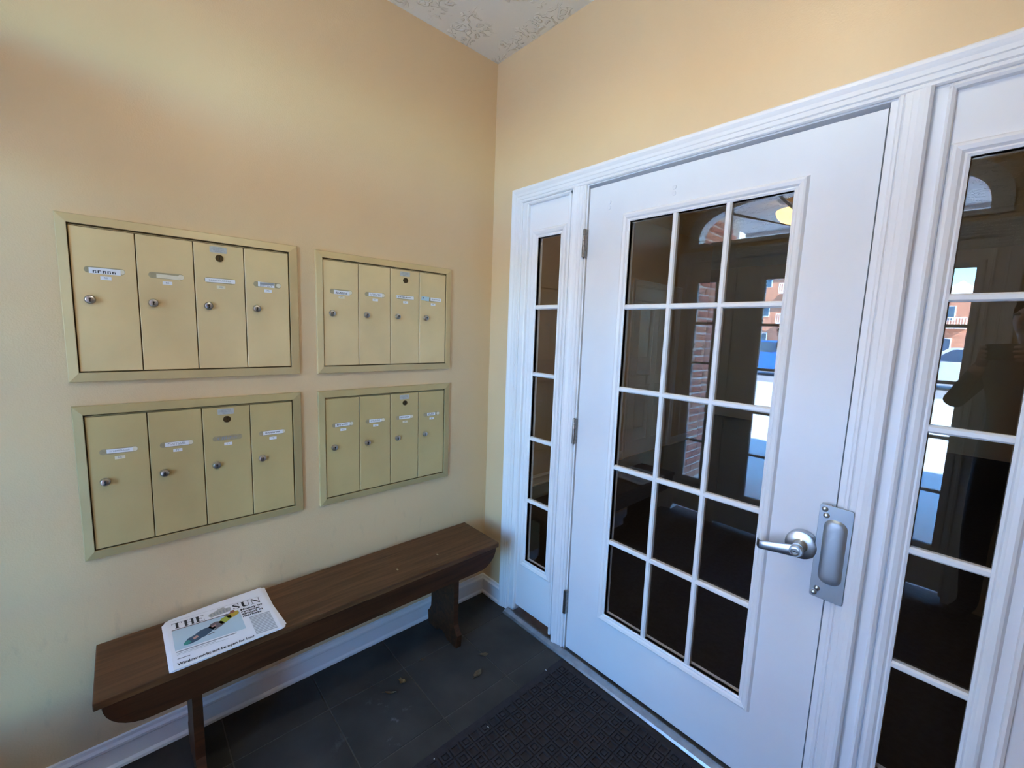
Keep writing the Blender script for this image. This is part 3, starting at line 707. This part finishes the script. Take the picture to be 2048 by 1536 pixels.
leaf(.245, -.534, .014, .008, .2, leafM, .003, 'tiny dark leaf crumb in the shade by the bench leg', 5)
def scrap(x, y, z, w, label, seed):
    rn = random.Random(seed); q = MB(); P_ = [(w*math.cos(a)*rn.uniform(.6, 1.1), .6*w*math.sin(a)*rn.uniform(.6, 1.1)) for a in (0, 1.2, 2.4, 3.5, 4.7, 5.6)]
    q.prism(P_, lambda a, b, d: (a, b, d), 0, .0012); o = q.build('paper_scrap', paper, loc=(x, y, z)); tag(o, label, 'scrap')
scrap(.642, -.159, .0088, .0045, 'tiny white paper fleck on the mat by the threshold', 1)
scrap(.690, -.520, .0088, .0040, 'tiny pale fleck near the left edge of the mat', 2)
scrap(.665, -.735, .0088, .0050, 'thin pale scrap at the lowest visible corner of the mat', 3)

# ------------------------------------------------------------ entry unit (behind the camera, seen in the panes)
d2 = unit(Me, EC-1.076, 'door_2', glass_out, ('window_3', 'window_4'), 'white glazed street door with a dark wreath, mirrored in the panes',
          ('sidelight beside the street door, brick seen beyond it', 'sidelight beside the street door, parked cars seen beyond it'), ('trim_5', 'trim_6', 'trim_7'))
LX = EC-1.076+.66
q = MB(); q.lathe([(.034, -.006), (.034, .002), (.014, .010), (.014, .050)], Me, LX, .88, 24)
q.tube([Me(LX, .88, .052), Me(LX+.06, .878, .056), Me(LX+.12, .872, .05)], [.011, .009, .007], 10)
q.build('lever_handle', steel, d2, smooth=True)
# fanlight
fan = empty('window_5', (0, 0, 0), 'arched fanlight with radial bars over the street door', kind='structure')
def arc(w, h, n=48): return [(EC-w+2*w*i/n, 2.185+fan_b(-w+2*w*i/n, w, h)) for i in range(n+1)]
q = MB()
def band(w0, h0, w1, h1, d0, d1):
    n = 48; T_ = [math.pi*i/n for i in range(n+1)]
    def pt(w, h, t): c_, s_ = math.cos(t), math.sin(t); e = 2/3; return (EC-math.copysign(abs(c_)**e, c_)*w, 2.185+abs(s_)**e*h)
    for i in range(n):
        P4 = [pt(w0, h0, T_[i]), pt(w0, h0, T_[i+1]), pt(w1, h1, T_[i+1]), pt(w1, h1, T_[i])]
        q.prism(P4, Me, d0, d1)
band(.812, .305, .770, .268, -.09, .012); band(.850, .345, .805, .302, -.001, .018)
q.prism([(EC-.85, 2.16), (EC+.85, 2.16), (EC+.85, 2.187), (EC-.85, 2.187)], Me, -.09, .014)
q.build('fan_frame', white, fan)
for a in (-70, -42, -14, 14, 42, 70):
    q = MB(); t = math.radians(90-a); dx_, dz_ = math.cos(t), math.sin(t); wd = .010
    # bar from the sill centre out to the arch
    k = 0
    for st in range(400):
        k = st*.002
        if abs(dx_*k) >= .79 or dz_*k > fan_b(dx_*k, .79, .288): break
    nx_, nz_ = -dz_*wd, dx_*wd
    P4 = [(EC+nx_*.6, 2.187+abs(nz_)*.0), (EC-nx_*.6, 2.187), (EC+dx_*k-nx_, 2.187+dz_*k-nz_), (EC+dx_*k+nx_, 2.187+dz_*k+nz_)]
    q.prism(P4, Me, -.045, -.02); q.build('fan_bar', white, fan)
P5 = [(x, z) for x, z in arc(.785, .283, 24)]
q = MB(); q.prism(P5, Me, -.036, -.030); q.build('pane', glass_out, fan)
# wreath on the street door
wr = MB(); rn = random.Random(3)
WX, WZ = EC, 1.46
for i in range(420):
    t = rn.uniform(0, 2*math.pi); rr = .145+rn.uniform(-.045, .045); ph = rn.uniform(0, 2*math.pi)
    c0 = Vector((WX+rr*math.cos(t), YE-.085+rn.uniform(-.03, .0), WZ+rr*math.sin(t)))
    d0 = Vector((math.cos(t+ph), rn.uniform(-.5, .2), math.sin(t+ph))).normalized()*rn.uniform(.02, .045); s0 = Vector((-d0.z, 0, d0.x))*.22
    wr.add([c0-s0, c0+d0*.5-s0*1.6, c0+d0, c0+s0], [(0, 1, 2, 3)])
wre = empty('door_wreath', (0, 0, 0), 'dark evergreen wreath on the street door, mirrored in the glass', 'wreath')
tag(wr.build('needles', mat('evergreen', (.02, .05, .02), .8), wre), kind='stuff')
q = MB(); q.tube([(WX+.145*math.cos(i*math.pi/12), YE-.095, WZ+.145*math.sin(i*math.pi/12)) for i in range(25)], .016, 8); q.build('wreath_ring', mat('twig_brown', (.06, .04, .02), .9), wre)
q = MB(); q.prism([(WX-.02, WZ-.20), (WX+.05, WZ-.20), (WX+.03, WZ-.10), (WX-.0, WZ-.10)], lambda a, b, d: (a, YE-.11+d, b), 0, .012); q.build('bow', mat('red_ribbon', (.5, .03, .03), .5), wre)

# ------------------------------------------------------------ porch
m = MB(); m.box(-60, 60, -90, YE-.12, -.12, -.02); tag(m.build('ground', concrete), 'pale sunlit pavement of the street side', kind='structure')
m = MB(); m.box(-.35, 2.6, -4.2, -2.06, 2.72, 2.86); m.box(-.35, 2.6, -4.3, -4.2, 2.68, 2.95); tag(m.build('ceiling_porch', porchM), 'grey beige porch soffit', kind='structure')
m = MB(); m.box(-9, -.15, -2.3, -2.06, -.1, 3.4); m.box(2.3, 10, -2.3, -2.06, -.1, 3.4); m.box(-9, 10, -2.3, 9, 2.96, 3.4); m.box(-9, 10, -2.06, 9, 3.4, 5.3)
tag(m.build('wall_outer', brickM), 'brick front of the building around the porch', kind='structure')
pw = MB(); pw.box(-.39, -.152, -3.5, -2.06, -.02, 2.72); pwo = tag(pw.build('wall_porch', mortar), 'brick side wall of the porch seen through the sidelight', kind='structure')
b0 = []
for mt_ in (brickM, brickM2):
    q = MB(); q.cbox(-.014, .006, -.0975, .0975, -.0285, .0285, .002); o = q.build('brick', mt_, pwo); b0.append(o)
cnt = 0
for c_ in range(35):
    for k in range(8):
        y = -4.05+.2075*k+(.10375 if c_ % 2 else 0)
        if y > -2.17 or y < -3.4: continue
        i_ = rn.random() < .4; src = b0[1 if i_ else 0]
        o = src if cnt < 2 and not src.get('u') else src.copy()
        if o is not src: C.objects.link(o)
        src['u'] = 1; o.parent = pwo; o.location = (-.152+rn.uniform(-.002, .003), y, .02+.0745*c_+.03); cnt += 1
for o in b0:
    if 'u' in o: del o['u']
for o in pwo.children:
    if 'u' in o: del o['u']
m = MB(); m.box(2.3, 2.54, -3.5, -2.06, -.02, 2.72); tag(m.build('wall_porch_far', brickM), 'brick side wall on the other side of the porch', kind='structure')
pl = empty('porch_lamp', (.50, -3.0, 2.72), 'warm glowing bowl lamp on the porch ceiling, mirrored in the top pane', 'lamp')
Mz = lambda a, b, d: (a, b, d)
q = MB(); q.lathe([(.16, 0), (.16, -.012), (.14, -.03), (.03, -.05), (.012, -.06), (.012, -.13)], Mz, 0, 0, 28); q.build('canopy', bronzeDark, pl, smooth=True)
q = MB(); q.lathe([(.15, -.115), (.155, -.125), (.14, -.17), (.10, -.215), (.05, -.24), (.004, -.246)], Mz, 0, 0, 28); q.build('glass_bowl', lampM, pl, smooth=True)

# ------------------------------------------------------------ street beyond
m = MB(); m.box(-60, 60, -40, -15.5, -.02, -.01); tag(m.build('road', asphalt), 'parking lane across the pavement', kind='structure')
def car(x, y, mt_, label, L=4.5):
    c = empty('parked_car', (x, y, 0), label, 'car', 'cars parked along the street')
    P = [(-L/2, .35), (-L/2, .75), (-L/2+.15, .88), (-L/2+1.0, .95), (-L/2+1.6, 1.42), (L/2-1.3, 1.46), (L/2-.5, 1.0), (L/2-.05, .9), (L/2, .4), (L/2-.1, .28), (-L/2+.1, .28)]
    q = MB(); q.prism(P, lambda a, b, d: (a, d, b), -.85, .85, inset=.0); bd = q.build('body', mt_, c)
    for s_ in (-.853, .853):
        q = MB(); q.prism([(-L/2+1.2, .97), (-L/2+1.68, 1.36), (-.05, 1.38), (-.05, .97)], lambda a, b, d: (a, d, b), s_*.999, s_*1.004); q.build('side_window', carglass, c)
        q = MB(); q.prism([(.05, .97), (.05, 1.38), (L/2-1.35, 1.38), (L/2-.75, .99)], lambda a, b, d: (a, d, b), s_*.999, s_*1.004); q.build('side_window', carglass, c)
    for a in (-L/2+.85, L/2-.85):
        for s_ in (-.80, .80):
            q = MB(); g = 1 if s_ > 0 else -1
            q.lathe([(.33, s_-g*.1), (.33, s_+g*.08), (.22, s_+g*.09)], lambda A, B, d: (A, d, B), a, .33, 24, 0)
            q.lathe([(.21, s_+g*.085), (.20, s_+g*.10), (.05, s_+g*.10)], lambda A, B, d: (A, d, B), a, .33, 12, 1)
            q.build('wheel', [keyM, steel], c)
    return c
carglass = mat('car_glass', (.05, .09, .16), .08)
car(1.6, -19.5, mat('silver_car_paint', (.70, .74, .80), .25, metal=.3), 'silver car mirrored in the right sidelight')
car(-4.6, -19.0, mat('blue_car_paint', (.03, .16, .55), .25), 'bright blue car mirrored in the last column of door panes')
car(7.5, -19.6, mat('white_car_paint', (.8, .8, .8), .25), 'white car parked beyond the right side of the porch')
def building(x0, x1, y, h, floors, label, gables):
    b = empty('apartment_building', ((x0+x1)/2, y, 0), label, 'building')
    cx = (x0+x1)/2; q = MB(); q.box(x0-cx, x1-cx, -10, 0, 0, h); q.build('wall', farbrick, b)
    fh = h/floors; n = int((x1-x0)/3.2); base = None; bal = None
    for fl in range(floors):
        for i in range(n):
            px = x0-cx+1.6+3.2*i; pz = fh*fl+.8
            if base is None:
                q = MB(); q.box(-.62, .62, 0, .06, 0, 1.5, 0); q.box(-.52, -.03, .06, .08, .08, 1.42, 1); q.box(.03, .52, .06, .08, .08, 1.42, 1); base = q.build('window', [white, carglass], b); o = base
            else: o = base.copy(); C.objects.link(o)
            o.parent = b; o.location = (px, 0, pz)
            if i % 2 == 0 and fl > 0:
                if bal is None:
                    q = MB(); q.box(-1.5, 1.5, 0, 1.3, -.15, 0); q.box(-1.5, 1.5, 1.24, 1.3, .9, 1.0)
                    for t in range(16): q.box(-1.5+.2*t-.03, -1.5+.2*t+.03, 1.25, 1.29, 0, .9)
                    bal = q.build('balcony', white, b); o = bal
                else: o = bal.copy(); C.objects.link(o)
                o.parent = b; o.location = (px, 0, fh*fl+.1)
    for i in range(gables):
        w = (x1-x0)/gables; gx = x0-cx+w*(i+.5); q = MB()
        q.prism([(gx-w*.42, h), (gx+w*.42, h), (gx, h+w*.32)], lambda a, bb, d: (a, d, bb), -9, .3); q.build('gable', white, b)
farbrick = mat('far_brick', (.50, .25, .17), .95, col2=(.42, .19, .13), vscale=3)
building(-34, -6, -55, 13.5, 4, 'tall brick apartment block with white balconies mirrored in the door', 3)
building(-3, 16, -62, 6.6, 2, 'low brick block with white gables mirrored in the right sidelight', 4)

# ------------------------------------------------------------ inner hall beyond the door
m = MB(); m.box(-1.1, -1.0, .12, 4.85, -.1, H); tag(m.build('wall_hall_left', wallM), 'tan hall wall behind the glass', kind='structure')
m = MB(); m.box(3.0, 3.1, .12, 7.0, -.1, H); tag(m.build('wall_hall_right', wallM), 'tan hall wall on the far right', kind='structure')
m = MB(); m.box(-4, 3.1, 7.0, 7.1, -.1, H); tag(m.build('wall_hall_end', wallM), 'end wall of the dim hall', kind='structure')
m = MB(); m.box(-4, -1.1, 4.75, 4.85, -.1, H); m.box(-4.1, -4, 4.75, 7.1, -.1, H); m.box(-1.1, 0, .06, .12, -.1, H); m.box(XR, 3.1, .06, .12, -.1, H); tag(m.build('wall_hall_side', wallM), 'return walls of the dim hall', kind='structure')
m = MB(); m.box(-4, 3.1, .12, 7.1, H, H+.1); tag(m.build('ceiling_hall', ceilM), 'hall ceiling', kind='structure')
m = MB(); m.box(-4, 3.1, .12, 7.1, -.1, -.002); tag(m.build('floor_hall', hallfloor), 'dark hall carpet', kind='structure')
Mh = lambda a, b, d: (-1.0+d, a, b)
q = MB(); q.ring(2.95, 3.95, 0, 2.02, [(t*.075, h) for t, h in CAS], Mh, closed=False, dn=0); tag(q.build('trim_8', white), 'white door casing in the dim hall', kind='structure')
hd = empty('door_3', (0, 0, 0), 'closed white door in the dim hall', kind='structure')
q = MB(); q.prism([(2.95, 0.005), (3.95, 0.005), (3.95, 2.02), (2.95, 2.02)], Mh, .001, .004); q.build('door_slab', white, hd)
for z0, z1 in ((.2, .85), (1.0, 1.85)):
    for a0 in (3.07, 3.50):
        q = MB(); q.ring(a0+.02, a0+.31, z0, z1, [(0, .004), (.006, .008), (.014, .008), (.02, .004)], Mh); q.build('door_panel', white, hd)
q = MB(); sweep_wall(q, full, lambda o, z: (-1.0+o, .125, z), lambda o, z: (-1.0+o, 2.87, z), 0); sweep_wall(q, full, lambda o, z: (-1.0+o, 4.03, z), lambda o, z: (-1.0+o, 4.85, z), 0)
tag(q.build('baseboard_hall', white), 'white baseboard in the dim hall', kind='structure')
hl = empty('added_hall_fill', (.9, .75, H), 'added small round fill lamp on the dim hall ceiling, out of view', 'lamp')  # added lamp, kept out of view, brightens the hall wall behind the glass
q = MB(); q.lathe([(.13, 0), (.13, -.02), (.11, -.025)], Mz, 0, 0, 24); q.build('base', bronzeDark, hl)
q = MB(); q.lathe([(.12, -.02), (.12, -.05), (.08, -.09), (.004, -.10)], Mz, 0, 0, 24); q.build('shade', emit('added_hall_glow', (1.0, .66, .30), 13.0), hl, smooth=True)

# ------------------------------------------------------------ added fill lamp on the vestibule ceiling, unseen, warms the upper walls
vl = empty('added_fill_lamp', (1.25, -.95, H), 'added round fill lamp on the vestibule ceiling, out of view', 'lamp')
q = MB(); q.lathe([(.16, 0), (.16, -.02), (.14, -.025)], Mz, 0, 0, 28); q.build('base', steel, vl, smooth=True)
q = MB(); q.lathe([(.15, -.02), (.15, -.05), (.11, -.09), (.05, -.105), (.004, -.108)], Mz, 0, 0, 28); q.build('shade', emit('added_fill_glow', (.93, .88, .68), FILL_STR), vl, smooth=True)

# ------------------------------------------------------------ person with a phone, mirrored in the right sidelight
jacket = mat('dark_maroon_jacket', (.045, .022, .026), .8, vary=.3, vscale=20); jeans = mat('dark_navy_jeans', (.012, .018, .04), .85, vary=.3, vscale=60)
skin = mat('skin', (.52, .30, .22), .55); shoe = mat('black_shoe', (.015, .015, .015), .5); hairM = mat('dark_brown_hair', (.03, .018, .012), .6, bump=.4, bscale=200)
per = empty('person', (1.93, -1.72, 0), 'person in dark jacket and navy jeans holding up a phone, mirrored in the right sidelight', 'person')
PO = Vector(per.location)
ctr = CAM + r2*.055 - u2*.02 - f*.012
PH = lambda x, y, z: ctr + r2*x + u2*y + f*z
def skinned(name, verts, edges, radii, mats, pick, sub=2):
    me = bpy.data.meshes.new(name); me.from_pydata([tuple(Vector(v)-PO) for v in verts], edges, [])
    o = bpy.data.objects.new(name, me); C.objects.link(o)
    md = o.modifiers.new('skin', 'SKIN'); ms = o.modifiers.new('sub', 'SUBSURF'); ms.levels = sub; ms.render_levels = sub
    if not me.skin_vertices: me.attributes  # the modifier adds the layer
    for i, v in enumerate(me.skin_vertices[0].data):
        rr = radii[i]; v.radius = rr if isinstance(rr, tuple) else (rr, rr); v.use_root = (i == 0)
    dg = bpy.context.evaluated_depsgraph_get(); m2 = bpy.data.meshes.new_from_object(o.evaluated_get(dg)); m2.name = name
    m2.materials.clear()
    for m_ in mats: m2.materials.append(m_)
    for p_ in m2.polygons:
        p_.use_smooth = True; p_.material_index = pick(p_.center+PO)
    bpy.data.objects.remove(o); o = bpy.data.objects.new(name, m2); C.objects.link(o); o.parent = per
    return o
face = Vector((-.55, .83, 0)).normalized(); side = Vector((face.y, -face.x, 0))      # facing the door, side = figure's right
Q = lambda a, b, z: Vector((PO.x, PO.y, 0)) + side*a + face*b + Vector((0, 0, z))
wR, wL = PH(.135, -.06, -.045), PH(-.150, -.07, -.045)
V = [Q(0, 0, .93), Q(0, .005, 1.08), Q(0, .01, 1.22), Q(0, 0, 1.36), Q(0, 0, 1.44), Q(0, .015, 1.49), Q(0, .03, 1.55), Q(0, .035, 1.61), Q(0, .02, 1.67),
     Q(.17, -.01, 1.39), Q(.25, .08, 1.15), wR, Q(-.17, -.01, 1.39), Q(-.25, .10, 1.16), wL,
     Q(.09, 0, .86), Q(.10, .02, .50), Q(.10, -.01, .10), Q(.105, .13, .045),
     Q(-.09, 0, .86), Q(-.10, .02, .50), Q(-.10, -.01, .10), Q(-.105, .13, .045)]
Ed = [(0, 1), (1, 2), (2, 3), (3, 4), (4, 5), (5, 6), (6, 7), (7, 8), (3, 9), (9, 10), (10, 11), (3, 12), (12, 13), (13, 14), (0, 15), (15, 16), (16, 17), (17, 18), (0, 19), (19, 20), (20, 21), (21, 22)]
Rr = [(.15, .11), (.135, .10), (.155, .11), (.16, .11), (.075, .065), .055, .075, .095, .06, .065, .045, .028, .065, .045, .028, .085, .058, .042, .035, .085, .058, .042, .035]
def pickb(c):
    if (c-wR).length < .05 or (c-wL).length < .05: return 2
    if c.z > 1.47 and (Vector((c.x, c.y))-Vector((PO.x, PO.y))).length < .16: return 2
    if c.z < .10: return 3
    return 1 if c.z < .95 else 0
skinned('body', V, Ed, Rr, [jacket, jeans, skin, shoe], pickb)
for sg, w in ((1, wR), (-1, wL)):
    pal = PH(sg*.108, -.025, -.022)
    VV = [pal, w]; EE = [(0, 1)]; RR_ = [(.024, .020), (.022, .020)]
    for k, (yy, ln) in enumerate(((.022, .050), (.002, .055), (-.018, .050), (-.036, .042))):
        b_ = len(VV); VV += [PH(sg*.102, yy, -.012), PH(sg*.086, yy, .008), PH(sg*(.086-ln*.55), yy, .011)]
        EE += [(0, b_), (b_, b_+1), (b_+1, b_+2)]; RR_ += [.0088, .0080, .0070]
    b_ = len(VV); VV += [PH(sg*.098, .000, -.030), PH(sg*.078, .008, -.024), PH(sg*.062, .012, -.018)]
    EE += [(0, b_), (b_, b_+1), (b_+1, b_+2)]; RR_ += [.011, .0095, .008]
    skinned('hand', VV, EE, RR_, [skin], lambda c: 0, 2)
# hair, eyes, nose, ears
def ell(c, rx, ry, rz, cut=None, n=16):
    q = MB(); bm = bmesh.new(); bmesh.ops.create_uvsphere(bm, u_segments=20, v_segments=14, radius=1)
    for v in bm.verts: v.co = c + side*v.co.x*rx + face*v.co.y*ry + Vector((0, 0, 1))*v.co.z*rz - PO
    if cut: bmesh.ops.delete(bm, geom=[v for v in bm.verts if cut(v.co+PO)], context='VERTS')
    q.frombm(bm); return q
hc = Q(0, .025, 1.62)
ell(hc-face*.012+Vector((0, 0, .012)), .092, .112, .112, lambda c: (c-hc).dot(face) > .035 and c.z < hc.z+.05).build('hair', hairM, per, smooth=True)
q = ell(Q(0, .125, 1.595), .012, .022, .020); q.build('nose', skin, per, smooth=True)
for a in (.033, -.033): ell(Q(a, .108, 1.625), .013, .010, .008).build('eye', mat('eye_dark', (.04, .03, .03), .2), per, smooth=True)
for a in (.088, -.088): ell(Q(a, .02, 1.605), .012, .018, .032).build('ear', skin, per, smooth=True)
ell(Q(0, .108, 1.56), .024, .010, .006).build('mouth', mat('lip', (.35, .12, .10), .5), per, smooth=True)
ph = MB()
P_ = rrect(-.075, .075, -.037, .037, .009, 4)
ph.prism(P_, lambda a, b, d: tuple(PH(a, b, d)-ctr), -.004, .004, inset=.001)
for a, b in ((-.055, .020), (-.055, -.006)): ph.lathe([(.009, .004), (.009, .0055), (.006, .0058)], lambda x, y, d: tuple(PH(x, y, d)-ctr), a, b, 14)
o = ph.build('phone', mat('black_phone', (.012, .012, .014), .2), loc=ctr); tag(o, 'black phone held sideways by the mirrored person', 'phone')
